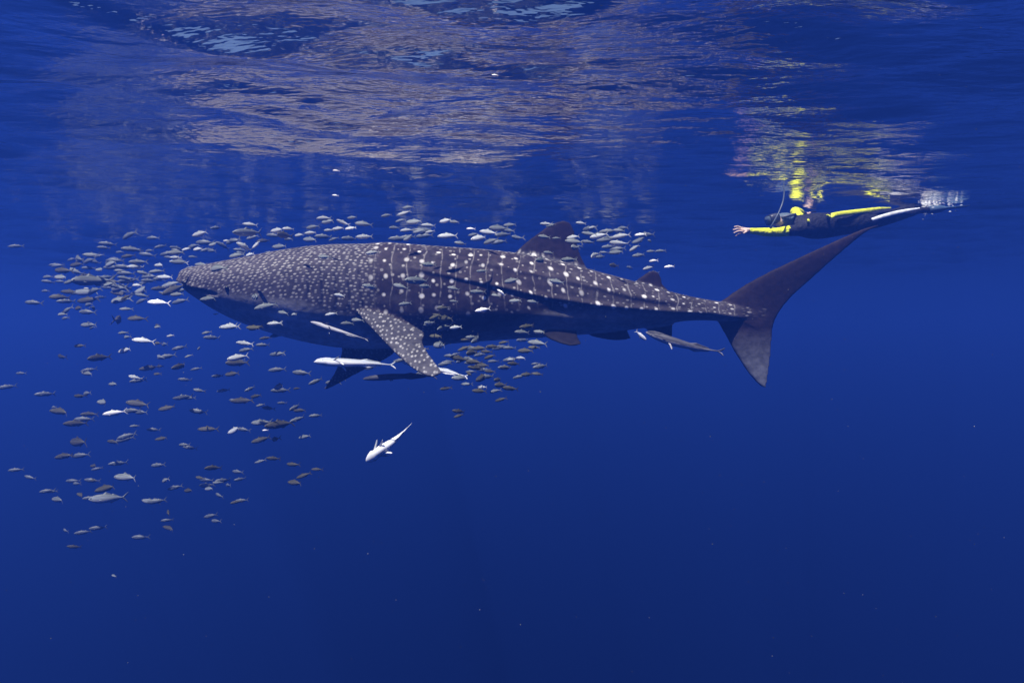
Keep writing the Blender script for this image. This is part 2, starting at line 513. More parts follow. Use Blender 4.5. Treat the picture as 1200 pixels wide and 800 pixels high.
    me.transform(Matrix.Translation(-root.location))
    # object-space noise is shifted with it, which is harmless
    ob = link(bpy.data.objects.new('body', me), root)
    me.name = 'whale_shark_body'
    # eyes, near and far side, on a low pale socket
    for side in (-1, 1):
        m = (np.abs(px - 264) < 2.5) & (np.abs(py - 340) < 3) & (lat * side > 0.1)
        i = np.argmax(np.where(m, lat * side, -9))
        c = Vector(co2[i]) - root.location
        rings = []
        for a in range(9):
            th = math.pi * a / 8
            rings.append([c + Vector((0.021 * math.sin(th) * math.cos(b), 0.016 * -math.cos(th) * -side, 0.018 * math.sin(th) * math.sin(b))) for b in [2 * math.pi * q / 14 for q in range(14)]])
        v, f = loft(rings)
        e = mesh_obj('eye', v, f, simple_mat('shark_eye', (.012, .011, .013), 0.15, 0.6), root)
    return root

shark = build_shark()
# ------------------------------------------------------------------ fish
def catmull(pts, sub):
    pts = [Vector(p) for p in pts]
    out = []
    for i in range(len(pts) - 1):
        p0, p1, p2, p3 = pts[max(i - 1, 0)], pts[i], pts[i + 1], pts[min(i + 2, len(pts) - 1)]
        for k in range(sub):
            u = k / sub
            out.append(0.5 * ((2 * p1) + (p2 - p0) * u + (2 * p0 - 5 * p1 + 4 * p2 - p3) * u * u + (3 * p1 - p0 - 3 * p2 + p3) * u ** 3))
    out.append(pts[-1])
    return out

def fish_mesh(name, mat, bend, deep=1.0):
    """a small scad-like fish one unit long, nose towards -X"""
    prof = [(-.50, .004, .0), (-.485, .022, -.004), (-.45, .050, -.004), (-.38, .085, .0), (-.28, .112, .0), (-.15, .122, .0), (-.02, .112, .0),
            (.10, .088, .002), (.20, .060, .003), (.28, .036, .003), (.33, .024, .002), (.36, .022, .0)]
    def cy_(x): return bend * (0.5 * (x + 0.15) ** 2 + 0.6 * max(x, 0) ** 2)
    rings = []
    for x, hh, zo in prof:
        hh *= deep
        w = hh * 0.50 if x > -.4 else hh * 0.62
        rings.append([(x, cy_(x) + w * math.cos(a), zo + hh * math.sin(a)) for a in [2 * math.pi * q / 10 for q in range(10)]])
    parts = [loft(rings)]
    def f3(secs):
        return fin_mesh([((a[0], cy_(a[0]), a[1]), (b[0], cy_(b[0]), b[1]), th) for a, b, th in secs], n=6, sub=2)
    parts.append(f3([((.33, .0), (.40, .0), .02), ((.38, .05), (.425, .03), .012), ((.45, .12), (.475, .11), .007), ((.495, .155), (.50, .15), .004)]))
    parts.append(f3([((.33, .0), (.40, .0), .02), ((.38, -.05), (.425, -.03), .012), ((.45, -.12), (.475, -.11), .007), ((.495, -.155), (.50, -.15), .004)]))
    parts.append(f3([((-.17, .10 * deep), (.10, .075 * deep), .02), ((-.10, .145 * deep), (.12, .09 * deep), .010), ((-.07, .175 * deep), (-.02, .145 * deep), .005)]))
    parts.append(f3([((.08, .075 * deep), (.27, .035), .016), ((.11, .12 * deep), (.28, .05), .006)]))
    parts.append(f3([((.04, -.085 * deep), (.27, -.035), .016), ((.08, -.135 * deep), (.28, -.05), .006)]))
    for sgn in (-1, 1):
        parts.append(fin_mesh([((-.24, cy_(-.24) + sgn * .05, -.005), (-.22, cy_(-.22) + sgn * .05, -.045), .012), ((-.14, cy_(-.2) + sgn * .085, -.05), (-.15, cy_(-.2) + sgn * .085, -.07), .005)], n=6, sub=2))
    v, f = merge(parts)
    me = bpy.data.meshes.new(name)
    me.from_pydata([tuple(p) for p in v], [], f)
    bm = bmesh.new(); bm.from_mesh(me); bmesh.ops.recalc_face_normals(bm, faces=bm.faces); bm.to_mesh(me); bm.free()
    me.polygons.foreach_set('use_smooth', [True] * len(me.polygons))
    me.materials.append(mat)
    return me

def fish_mat(name, back, side, belly, rough, metal):
    t = NT(name)
    co = t.n('ShaderNodeTexCoord').outputs['Object']
    s = t.n('ShaderNodeSeparateXYZ', {0: co}).outputs
    nz = t.n('ShaderNodeTexNoise', {'Vector': co, 'Scale': 9.0, 'Detail': 3.0}).outputs['Fac']
    z = t.m('ADD', s[2], t.m('MULTIPLY', t.m('SUBTRACT', nz, 0.5), 0.05))
    c = t.mix(t.ramp(z, -0.07, -0.02), belly, side)
    c = t.mix(t.ramp(z, 0.03, 0.085), c, back)
    tail = t.ramp(s[0], 0.30, 0.40)
    c = t.mix(t.m('MULTIPLY', tail, 0.55), c, back)
    # the dark eye
    ex = t.m('DIVIDE', t.m('ADD', s[0], 0.43), 0.022)
    ez = t.m('DIVIDE', t.m('SUBTRACT', s[2], 0.012), 0.022)
    e = t.ramp(t.m('ADD', t.m('MULTIPLY', ex, ex), t.m('MULTIPLY', ez, ez)), 1.3, 0.7)
    c = t.mix(e, c, rgb(.01, .01, .012))
    r = t.n('ShaderNodeObjectInfo').outputs['Random']
    c = t.n('ShaderNodeVectorMath', {0: c, 'Scale': t.ramp(r, 0, 1, 0.75, 1.2, smooth=False)}, operation='SCALE').outputs[0]
    return t.surface(c, rough, None, 0.15, Metallic=metal)

FM = {'s': fish_mat('lit_fish', rgb(.32, .35, .35), rgb(.52, .55, .55), rgb(.62, .63, .62), 0.38, 0.0),  # same fish throughout
      'g': fish_mat('half_lit_fish', rgb(.12, .14, .14), rgb(.24, .27, .27), rgb(.36, .37, .37), 0.42, 0.0),
      'd': fish_mat('shaded_olive_fish', rgb(.045, .045, .030), rgb(.10, .10, .07), rgb(.17, .16, .13), 0.5, 0.0),
      'w': fish_mat('bright_lit_fish', rgb(.80, .80, .77), rgb(.88, .88, .86), rgb(.88, .88, .86), 0.3, 0.0)}
FISH_ME = {}
for k, m in FM.items():
    for j, (b, dp) in enumerate(((0.0, 1.12), (0.35, 1.02), (-0.4, 1.22), (0.7, 1.12), (-0.8, 1.08))):
        FISH_ME[k, j] = fish_mesh('fish', m, b, dp)

BANK = {}
FISH_COUNT = [0]
def fish(px, py, ln, kind, Y, pitch=None, yaw=None, label=None, group=None, category='fish', name='fish', var=None):
    o = bpy.data.objects.new(name, FISH_ME[kind, rng.randrange(5) if var is None else var])
    L = ln * Y / F
    o.location = P(px, py, Y)
    if yaw is None:
        yaw = rng.gauss(0, 27)
    if pitch is None:
        pitch = rng.gauss(-3, 9)
    L /= max(0.75, math.cos(math.radians(yaw)))
    o.rotation_euler = (math.radians(rng.gauss(0, 7)), math.radians(pitch), math.radians(yaw))
    o.scale = (L, L, L)
    link(o, label=label, category=category)
    if group:
        o['group'] = group
    FISH_COUNT[0] += 1
    return o

# each school: origin and scale of the survey sheet, then x, y, length, kind
def sheet(ox, oy, k, text):
    for item in text.split(';'):
        a = item.split()
        if len(a) < 3:
            continue
        yield ox + float(a[0]) / k, oy + float(a[1]) / k, float(a[2]) / k, (a[3] if len(a) > 3 else 'g'), (a[4] if len(a) > 4 else '')

SURVEY = []
SURVEY += list(sheet(60, 230, 5, '470 310 100;450 350 90 d;240 345 110;160 365 100;350 395 110;150 400 100 d;290 430 80;70 435 110 d;140 440 100;190 465 80 d;60 475 90;110 500 80;240 495 150;320 475 90;400 435 60;510 385 80;500 413 70 s;540 450 90;500 520 70 s;540 547 120;640 405 70 s;620 440 90;670 475 110 s;700 515 110;720 545 110 d;740 575 90;640 540 80 d;730 330 80;725 360 70 s;750 385 80 s;790 310 60;210 540 40 s;210 563 110;110 560 80 d;220 607 110 d;50 590 80 d;380 540 110;400 570 110 d;400 607 110;440 590 60 d;440 660 60;530 580 80;400 725 130 d;500 715 130 d;620 755 50 d;220 753 100;160 655 80 d;250 655 60;60 690 60;350 500 90 d;340 515 80;430 480 60'))
SURVEY += list(sheet(200, 230, 5, '30 325 60 s;95 310 60 s;30 360 60 s;55 385 100;130 355 50;175 220 90 s;180 400 70;160 310 60 s;325 260 50 s;255 280 80;465 165 90 s;455 213 130;480 240 90;545 260 80 d;505 283 60 s;435 295 70 s;640 295 110;630 200 80 s;690 190 70 s;665 228 110 d;755 228 70 s;385 345 100;465 342 60 s;270 420 100 g o;225 600 110 g o;505 590 90 g o;560 645 110 g o;660 683 80 g o;605 745 80 s o;350 760 120 s o;500 770 80 d o;720 690 40 g o;265 690 30 s'))
SURVEY += list(sheet(360, 230, 5, '100 130 80 s;120 148 80;265 125 60;210 155 60 s;330 162 90;255 187 60 s;185 190 70 s;125 200 60 s;30 180 70;20 215 80 s;20 255 100;155 250 70;335 237 90 s;465 113 70;570 100 70 s;590 65 60;545 142 60;630 150 90;710 172 80 s;510 185 60;585 200 80 s;655 205 80;720 208 60 s;600 240 70;385 330 80 s o;650 495 110 g o;545 527 110 g o;690 525 70 g o;370 530 70 g o;570 630 70 g o;715 400 80 g o;190 580 70 s o;140 690 60 s o;235 745 60 g o;290 725 80 g o;100 355 80 g o;790 650 60 g o;770 700 80 d o;720 745 60 g o'))
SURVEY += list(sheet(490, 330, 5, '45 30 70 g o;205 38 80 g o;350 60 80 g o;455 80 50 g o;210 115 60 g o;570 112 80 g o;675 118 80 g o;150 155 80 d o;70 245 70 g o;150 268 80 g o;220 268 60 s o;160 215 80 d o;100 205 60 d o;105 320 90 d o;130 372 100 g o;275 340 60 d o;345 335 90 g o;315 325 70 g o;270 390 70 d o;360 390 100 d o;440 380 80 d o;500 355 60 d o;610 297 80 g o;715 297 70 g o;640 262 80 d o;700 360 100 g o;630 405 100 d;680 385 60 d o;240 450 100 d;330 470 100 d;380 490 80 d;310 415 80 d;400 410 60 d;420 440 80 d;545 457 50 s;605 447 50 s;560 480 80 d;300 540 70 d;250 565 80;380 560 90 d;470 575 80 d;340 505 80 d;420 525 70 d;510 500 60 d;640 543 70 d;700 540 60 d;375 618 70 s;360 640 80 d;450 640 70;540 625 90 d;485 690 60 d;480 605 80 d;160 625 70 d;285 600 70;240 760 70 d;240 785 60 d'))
SURVEY += list(sheet(640, 230, 5, '30 170 70 g o;160 240 70 s o;165 265 100 g o;165 300 70 g o;130 370 90 g o;15 330 70 g o;60 245 50 g o;205 158 70 s;275 182 60 s;250 220 80;310 232 100 s;245 268 80;430 200 70;440 232 90 s;345 257 80;425 278 90 s;400 245 60;550 258 90;520 303 50 s;610 262 50;545 345 70;280 345 70 s;320 355 60;415 328 80;340 328 50;615 322 50;670 320 60;628 378 50 w;600 420 60 s;725 413 60 w;395 405 60 d'))
SURVEY += list(sheet(400, 230, 4, '490 115 60 s;530 120 50;790 135 70;740 150 80;690 170 80 s;760 180 90;820 195 60;650 195 80 s;560 220 60;500 185 80 s;620 180 60;780 160 60;700 210 70;960 130 50 s o;950 190 60 g o;1070 297 70 g o;940 300 60 g o;660 350 60 g o;800 395 60 g o;870 610 60 g o;930 635 60 g o;1010 400 70 g o'))
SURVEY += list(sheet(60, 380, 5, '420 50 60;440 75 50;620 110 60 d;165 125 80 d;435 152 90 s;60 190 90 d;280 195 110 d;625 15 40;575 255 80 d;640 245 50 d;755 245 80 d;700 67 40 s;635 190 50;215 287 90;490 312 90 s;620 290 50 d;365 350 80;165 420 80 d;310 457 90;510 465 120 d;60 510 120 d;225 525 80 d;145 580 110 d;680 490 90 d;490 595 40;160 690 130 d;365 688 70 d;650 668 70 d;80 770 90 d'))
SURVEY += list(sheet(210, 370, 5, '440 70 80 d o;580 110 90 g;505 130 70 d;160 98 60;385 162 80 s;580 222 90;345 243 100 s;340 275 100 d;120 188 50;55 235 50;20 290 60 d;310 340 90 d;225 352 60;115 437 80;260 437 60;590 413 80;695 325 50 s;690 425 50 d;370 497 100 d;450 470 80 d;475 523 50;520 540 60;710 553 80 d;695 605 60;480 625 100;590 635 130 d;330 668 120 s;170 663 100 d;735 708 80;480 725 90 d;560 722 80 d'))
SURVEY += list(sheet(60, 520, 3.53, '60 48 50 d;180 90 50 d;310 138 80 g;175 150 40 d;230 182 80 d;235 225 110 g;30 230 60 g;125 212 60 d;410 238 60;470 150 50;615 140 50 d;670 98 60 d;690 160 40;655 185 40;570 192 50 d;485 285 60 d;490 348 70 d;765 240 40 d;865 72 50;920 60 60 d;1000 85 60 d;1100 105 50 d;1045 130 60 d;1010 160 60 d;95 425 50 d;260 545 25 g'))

LOOK = {'s': 'lit silver', 'g': 'grey', 'd': 'shaded olive', 'w': 'brightly lit white'}
def school_of(px, py, over, kind):
    a, b = school_base(px, py, over)
    w = LOOK[kind]
    for q in ('small silvery fish', 'small grey fish', 'small dark fish', 'small dim fish', 'small fish'):
        if a.startswith(q):
            return f'small {w} fish' + a[len(q):], f'{w} ' + b
    return a, b
def school_base(px, py, over):
    if over:
        if px < 415: return 'small fish passing in front of the shark\'s head and gills', 'fish in front of the shark\'s head'
        if py < 330 and px > 590: return 'small fish passing in front of the dorsal fins', 'fish in front of the dorsal fin'
        if py > 372: return 'small fish against the dark belly behind the pectoral fin', 'fish against the shark\'s belly'
        return 'small grey fish passing in front of the shark\'s spotted flank', 'fish in front of the flank'
    if py > 395 and px > 480: return 'small dark fish crowded in the water below the shark\'s belly', 'fish crowded below the belly'
    if py > 500: return 'small dim fish deep down, far below the shark\'s head', 'dim fish deep below the head'
    if py > 385 or (px < 400 and py > 360): return 'small fish scattered in blue water below the shark\'s snout', 'fish scattered below the snout'
    if px < 215: return 'small fish schooling ahead of the whale shark\'s snout', 'fish school ahead of the snout'
    if px > 660: return 'small silvery fish swimming behind the tall dorsal fin', 'fish behind the dorsal fin'
    return 'small silvery fish schooling just above the whale shark\'s back', 'fish school above the back'

for px, py, ln, kind, fl in SURVEY:
    if py > 385 and px < 480 and kind == 's' and rng.random() < .5:
        kind = 'g'  # some deeper fish get the dimmer painted tone
    over = fl == 'o'
    lab, grp = school_of(px, py, over, kind)
    if over:
        Yd = rng.uniform(4.5, 5.15)
    elif py > 395 and px > 480:
        Yd = rng.uniform(4.6, 6.2)
    elif kind in 'sw':
        Yd = rng.uniform(5.2, 7.6)
    else:
        Yd = rng.uniform(6.0, 9.0)
    fish(px, py, ln * 1.06 * rng.uniform(.82, 1.18), kind, Yd, label=lab, group=grp)

# the rest of the school, farther off behind the shark: too many and too dim to tell apart
def far_school():
    src = FISH_ME['g', 1]
    bv = np.empty(len(src.vertices) * 3); src.vertices.foreach_get('co', bv); bv = bv.reshape(-1, 3)
    bf = [tuple(p.vertices) for p in src.polygons]
    V, Fc = [], []
    spots = ((130, 320, 60, 22, 70), (290, 280, 70, 14, 40), (470, 262, 80, 12, 40), (720, 278, 50, 14, 24), (560, 415, 55, 16, 46), (230, 450, 110, 40, 40), (170, 560, 90, 40, 34))
    for cx, cy_, sx, sy, k in spots:
        for _ in range(k):
            Yd = rng.uniform(8.2, 11.5)
            p = P(rng.gauss(cx, sx), rng.gauss(cy_, sy), Yd)
            if p.z > -.12:
                continue
            Lf = rng.uniform(.16, .27)
            M = Matrix.Translation(p) @ Matrix.Rotation(math.radians(rng.gauss(0, 25)), 4, 'Z') @ Matrix.Rotation(math.radians(rng.gauss(-3, 8)), 4, 'Y') @ Matrix.Scale(Lf, 4)
            o = len(V)
            V.extend(tuple(M @ Vector(q)) for q in bv)
            Fc.extend(tuple(i + o for i in q) for q in bf)
    mesh_obj('distant_fish', V, Fc, simple_mat('distant_fish', (.12, .14, .14), .45), kind='stuff', label='distant dim fish of the school fading into blue water behind the shark', category='fish')
far_school()

# individually recognisable fish, their bright lighting painted as a whiter colour
for px, py, ln, Yd, pitch, yaw, lab in (
        (588, 343, 12, 4.6, 32, 30, 'bright white fish tilted nose-up against the shark\'s mid flank'),
        (566, 363, 19, 4.5, -10, 10, 'plump brightly lit white fish against the lower flank behind the pectoral fin'),
        (134, 484, 27, 4.4, -7, 5, 'large brightly lit white fish alone in the deep water below the snout'),
        (552, 268, 11, 4.6, 0, 0, 'most brightly lit white fish in the school above the back, before the dorsal fin'),
        (186, 354.5, 25, 4.5, 3, 8, 'bright white fish right in front of the shark\'s lower jaw'),
        (168, 399, 25, 4.6, 6, 10, 'pale-headed fish with dark tail below the snout'),
        (751, 275, 15, 4.7, -6, 5, 'brightly lit white fish at the end of the school behind dorsal fin'),
        (311, 504, 7, 4.6, 0, 20, 'tiny gleaming white fish deep below the shark\'s throat'),
        (269, 383, 24, 4.5, -3, 6, 'large pale silver fish just under the shark\'s jaw'),
        (322, 379, 18, 4.4, -2, 4, 'silver fish against the dark throat of the shark'),
        (394, 200, 8, 4.6, 0, 10, 'tiny white fish-shaped speck just under the rippled surface'),  # this and the next two: small white specks built from the fish mesh
        (393, 229, 8, 4.7, 5, 0, 'tiny white fish-shaped speck between the surface and the school above the shark'),
        (580, 88, 8, 3.4, 0, 0, 'tiny white fish-shaped speck highest up, touching the surface ripples')):
    fish(px, py, ln, 'w' if 'pale' not in lab and 'silver fish' not in lab else 's', Yd, pitch, yaw, lab, var=1)

# ------------------------------------------------------------------ remoras
def remora_mat(name, top, low):
    t = NT(name)
    at = t.n('ShaderNodeAttribute', attribute_name='side').outputs['Fac']
    co = t.n('ShaderNodeTexCoord').outputs['Object']
    nz = t.n('ShaderNodeTexNoise', {'Vector': co, 'Scale': 16.0, 'Detail': 4.0}).outputs['Fac']
    f = t.ramp(t.m('ADD', at, t.m('MULTIPLY', t.m('SUBTRACT', nz, 0.5), 0.8)), -0.15, 0.25)
    c = t.mix(f, low, top)
    c = t.n('ShaderNodeVectorMath', {0: c, 'Scale': t.ramp(nz, 0.3, 0.7, 0.85, 1.1)}, operation='SCALE').outputs[0]
    return t.surface(c, 0.45, None, 0.1)
RM_W = remora_mat('white_remora', rgb(.34, .38, .41), rgb(.66, .68, .68))
RM_D = remora_mat('dark_remora', rgb(.05, .055, .07), rgb(.09, .09, .10))
RM_M = remora_mat('two_tone_remora', rgb(.07, .07, .08), rgb(.38, .38, .40))
RM_G = remora_mat('grey_remora', rgb(.30, .32, .34), rgb(.60, .62, .64))

def remora(path, thick_px, mat, label, up=(0, 0, 1), tail=1.0):
    Ym = path[0][2]
    pts = catmull([P(*p) for p in path], 8)
    d = [0.0]
    for a, b in zip(pts, pts[1:]):
        d.append(d[-1] + (b - a).length)
    Lg = d[-1]
    R = thick_px * Ym / F / 2
    prof = [(0, .10), (.03, .38), (.08, .62), (.16, .85), (.28, 1.0), (.42, .96), (.58, .78), (.72, .52), (.84, .30), (.93, .17), (1.0, .13)]
    pu, pr = zip(*prof)
    up = Vector(up)
    rings, frames = [], []
    for i, p in enumerate(pts):
        tng = (pts[min(i + 1, len(pts) - 1)] - pts[max(i - 1, 0)]).normalized()
        side = tng.cross(up).normalized()
        u2 = side.cross(tng).normalized()
        r = R * float(np.interp(d[i] / Lg, pu, pr))
        wd = 1.15 if d[i] / Lg < 0.2 else 0.85
        frames.append((p, tng, side, u2, r))
        rings.append([p + side * (r * wd * math.cos(a)) + u2 * (r * math.sin(a)) for a in [2 * math.pi * q / 14 for q in range(14)]])
    parts = [loft(rings)]
    def at(u):
        j = min(range(len(d)), key=lambda q: abs(d[q] / Lg - u))
        return frames[j]
    # tail fin
    p, tn, sd, u2, r = frames[-1]
    for s in (-1, 1):
        parts.append(fin_mesh([(p - tn * R * .5, p + tn * R * .25, R * .25), (p + tn * R * .35 + u2 * s * R * .45 * tail, p + tn * R * .8 + u2 * s * R * .3 * tail, R * .12),
                               (p + tn * R * 1.1 + u2 * s * R * .95 * tail, p + tn * R * 1.25 + u2 * s * R * .85 * tail, R * .06)], n=6, sub=3))
    # long low dorsal and anal fins on the rear half
    for s in (-1, 1):
        a, b, c_ = at(.55), at(.68), at(.88)
        parts.append(fin_mesh([(a[0] + a[3] * s * a[4] * .7, c_[0] + c_[3] * s * c_[4] * .7, R * .2), (a[0].lerp(b[0], .6) + b[3] * s * (b[4] + R * .30), c_[0] + c_[3] * s * (c_[4] + R * .18), R * .1),
                               (b[0] + b[3] * s * (b[4] + R * .48), b[0].lerp(c_[0], .4) + b[3] * s * (b[4] + R * .2), R * .05)], n=6, sub=3))
    # pectoral and pelvic fins
    for u0, ln, drop in ((.25, 1.5, .25), (.36, 1.0, -.9)):
        a = at(u0)
        for s in (-1, 1):
            rt = a[0] + a[2] * s * a[4] * .75 + a[3] * a[4] * drop * .5
            tip = rt + a[1] * R * ln + a[2] * s * R * ln * .75 + a[3] * R * drop * ln
            parts.append(fin_mesh([(rt - a[1] * R * .1, rt + a[1] * R * .5, R * .2), (rt.lerp(tip, .6) - a[1] * R * .05, rt.lerp(tip, .6) + a[1] * R * .45, R * .1), (tip, tip + a[1] * R * .2, R * .05)], n=6, sub=3))
    v, f = merge(parts)
    root = bpy.data.objects.new('remora', None)
    root.location = pts[len(pts) // 2]
    link(root, label=label, category='remora')
    b = mesh_obj('body', [q - root.location for q in v], f, mat, root)
    bm = bmesh.new(); bm.from_mesh(b.data); bmesh.ops.recalc_face_normals(bm, faces=bm.faces); bm.to_mesh(b.data); bm.free()
    # which way up: + on the disc side
    vals = []
    ctr = [fr[0] - root.location for fr in frames]
    for q in b.data.vertices:
        j = min(range(0, len(ctr), 2), key=lambda w: (ctr[w] - q.co).length_squared)
        vals.append((q.co - ctr[j]).dot(frames[j][3]) / max(R, 1e-4))
    b.data.attributes.new('side', 'FLOAT', 'POINT').data.foreach_set('value', vals)
    # sucking disc on top of the head with its cross ridges
    a0, a1 = at(.03), at(.24)
    ax = (a1[0] - a0[0])
    nrm, sd = a0[3], a0[2]
    rings = []
    for k in range(9):
        u = k / 8
        fr = at(.03 + .21 * u)
        c_ = fr[0] + fr[3] * fr[4] * .82 - root.location
        w = R * .62 * max(.12, math.sin(math.pi * (0.08 + .84 * u))) ** .6
        lift = R * (.14 + (.07 if k % 2 else 0))
        rings.append([c_ - fr[2] * w - fr[3] * R * .12, c_ - fr[2] * w * .9 + fr[3] * lift, c_ + fr[2] * w * .9 + fr[3] * lift, c_ + fr[2] * w - fr[3] * R * .12])
    v, f = loft(rings)
    mesh_obj('sucking_disc', v, f, RM_G if mat is RM_W else RM_D, root, smooth=False)
    for s in (-1, 1):
        fr = at(.13)
        c_ = fr[0] + fr[2] * s * fr[4] * 1.05 + fr[3] * fr[4] * .1 - root.location
        rr_ = [[c_ + Vector((R * .13 * math.sin(th) * math.cos(q), R * .13 * math.cos(th), R * .13 * math.sin(th) * math.sin(q))) for q in [2 * math.pi * k / 8 for k in range(8)]] for th in [math.pi * k / 6 for k in range(7)]]
        v, f = loft(rr_)
        mesh_obj('eye', v, f, EYE, root)
    return root

EYE = simple_mat('fish_eye', (.012, .012, .014), 0.15, 0.6)
remora([(368, 424, 5.15), (395, 424.5, 5.12), (430, 425.5, 5.15), (458, 427.5, 5.25)], 10.5, RM_W, 'white remora swimming level under the pectoral fin root', up=(0, .5, .85))
remora([(429, 541, 4.85), (445, 528, 4.85), (462, 516, 4.9), (476, 502.5, 5.0)], 13, RM_W, 'white remora swimming alone nose-down in deep water under the shark', up=(0.3, .85, .3))
remora([(470, 424, 6.0), (500, 430, 5.95), (525, 435.5, 5.9), (545, 440.5, 5.85)], 7, RM_W, 'white remora with its tail poking out behind the pectoral fin tip', up=(0, .5, .85))
remora([(425, 444, 6.3), (455, 441.5, 6.3), (485, 440.5, 6.3), (508, 441, 6.3)], 7.5, RM_D, 'dark slim remora below the belly, behind the pectoral fin')
remora([(757, 389, 6.25), (785, 399, 6.15), (815, 407, 6.1), (842, 411.5, 6.05)], 10.5, RM_M, 'dark remora trailing below the shark\'s tail stalk', up=(.25, -.35, .9))
remora([(364, 377, 5.75), (385, 384, 5.73), (408, 391, 5.73), (428, 397, 5.78)], 6.5, RM_M, 'pale grey remora clinging along the shark\'s throat below the gills', up=(0, .85, .5))
fish(751, 393, 17, 's', 6.05, 222, 0, 'small pale blue fish hanging tail-down under the rear belly', var=0)

# ------------------------------------------------------------------ snorkeller
def diver():
    J = {}
    E = []
    def j(n, px, py, Y, r, par=None):
        J[n] = (P(px, py, 7.55 + (Y - 7.3) * 0.8), r)
        if par:
            E.append((par, n))
    j('pelvis', 1004, 258, 7.34, .150)
    j('waist', 984, 262, 7.31, .140, 'pelvis')
    j('chest', 960, 266, 7.29, .165, 'waist')
    j('upper', 943, 264, 7.28, .142, 'chest')
    j('neck', 930, 259, 7.27, .062, 'upper')
    j('skull', 920, 257, 7.26, .098, 'neck')
    j('face', 911, 259, 7.25, .086, 'skull')
    j('chin', 908, 265, 7.25, .040, 'face')
    j('sh_n', 937, 269, 7.10, .072, 'upper')
    j('el_n', 909, 272.5, 6.98, .052, 'sh_n')
    j('mid_n', 896, 272, 6.95, .050, 'el_n')
    j('wr_n', 880, 270.5, 6.93, .031, 'mid_n')
    j('palm_n', 873.5, 270, 6.93, .033, 'wr_n')
    j('sh_f', 938, 258, 7.45, .072, 'upper')
    j('el_f', 930, 247, 7.54, .056, 'sh_f')
    j('mid_f', 936, 248, 7.72, .048, 'el_f')
    j('wr_f', 942, 251, 7.86, .031, 'mid_f')
    j('palm_f', 946, 252, 7.92, .033, 'wr_f')
    for s, dy, dp in (('n', -.11, 4.0), ('f', .11, -1.5)):
        j('hip_' + s, 1014, 257 + dp, 7.38 + dy, .098, 'pelvis')
        j('thigh_' + s, 1030, 255 + dp, 7.48 + dy, .078, 'hip_' + s)
        j('knee_' + s, 1048, 251.5 + dp, 7.58 + dy, .056, 'thigh_' + s)
        j('calf_' + s, 1060, 247.5 + dp, 7.64 + dy, .055, 'knee_' + s)
        j('ankle_' + s, 1078, 242.5 + dp, 7.66 + dy, .036, 'calf_' + s)
        j('foot_' + s, 1090, 242 + dp, 7.68 + dy, .038, 'ankle_' + s)
    def finger(tag, base, a, pts, r):
        prev = base
        for i, p in enumerate(pts):
            n = f'{tag}{i}'
            J[n] = (p, r * (1 - .13 * i))
            E.append((prev, n))
            prev = n
    for s, sx in (('n', -1), ('f', 1)):
        b = J['palm_' + s][0]
        for k, (dz, dyy, ln) in enumerate(((.030, .010, .085), (.010, .004, .098), (-.010, .0, .092), (-.028, .004, .072))):
            st = b + Vector((sx * .035, dyy * 2, dz))
            finger(f'fg{s}{k}', 'palm_' + s, None, [st, st + Vector((sx * ln * .5, -.004, dz * .35 + .006)), st + Vector((sx * ln, .004, dz * .8 - .012))], .0105)
        st = b + Vector((sx * -.005, -.03 if s == 'n' else .03, -.012))
        finger(f'th{s}', 'palm_' + s, None, [st + Vector((sx * .012, -.012, -.012)), st + Vector((sx * .045, -.02, -.03))], .0125)
    root = bpy.data.objects.new('person', None)
    root.location = J['pelvis'][0]
    link(root, label='snorkeller in dark wetsuit with yellow sleeves lying at the surface, arm stretched ahead', category='person')
    names = list(J)
    me = bpy.data.meshes.new('tmp')
    me.from_pydata([tuple(J[n][0] - root.location) for n in names], [(names.index(a), names.index(b)) for a, b in E], [])
    o = bpy.data.objects.new('tmp', me)
    C.objects.link(o)
    o.modifiers.new('skin', 'SKIN').use_smooth_shade = True
    for i, n in enumerate(names):
        sv = me.skin_vertices[0].data[i]
        r = J[n][1]
        sv.radius = (r, r)
        sv.use_root = (n == 'pelvis')
    sb = o.modifiers.new('sub', 'SUBSURF'); sb.levels = 2; sb.render_levels = 2
    dg = bpy.context.evaluated_depsgraph_get()
    res = bpy.data.meshes.new_from_object(o.evaluated_get(dg))
    bpy.data.objects.remove(o)
    bpy.data.meshes.remove(me)
    n = len(res.vertices)
    co = np.empty(n * 3); res.vertices.foreach_get('co', co); co = co.reshape(-1, 3) + np.array(root.location)
    no = np.empty(n * 3); res.vertices.foreach_get('normal', no); no = no.reshape(-1, 3)
    px = 600 + co[:, 0] * F / co[:, 1]
    py = 400 - (co[:, 2] - CAM_Z) * F / co[:, 1]
    def seg(a, b):
        A, B = np.array(J[a][0]), np.array(J[b][0])
        u = np.clip(((co - A) @ (B - A)) / ((B - A) @ (B - A)), 0, 1)
        return np.linalg.norm(co - (A + u[:, None] * (B - A)), axis=1)
    arms = np.minimum.reduce([seg('sh_n', 'el_n'), seg('el_n', 'mid_n'), seg('mid_n', 'wr_n')])
    armf = np.minimum.reduce([seg('sh_f', 'el_f'), seg('el_f', 'mid_f')])
    hand = np.minimum(np.linalg.norm(co - np.array(J['palm_n'][0]), axis=1), np.linalg.norm(co - np.array(J['palm_f'][0]), axis=1))
    yellow = ((arms < .085) & (px < 925)) | ((armf < .08) & (py < 254) & (px < 946) & (px > 921))
    skin = (hand < .062) | (px < 876) | ((px < 917) & (px > 902) & (py > 253) & (arms > .09) & (co[:, 0] < J['skull'][0][0] - .05))
    skin = skin & ~(yellow & (px > 879))
    cid = np.zeros((n, 4), np.float32); cid[:, 3] = 1
    cid[yellow, 0] = 1
    hood = np.minimum(np.linalg.norm(co - np.array(J['skull'][0]), axis=1), np.linalg.norm(co - np.array(J['face'][0]), axis=1)) < .135
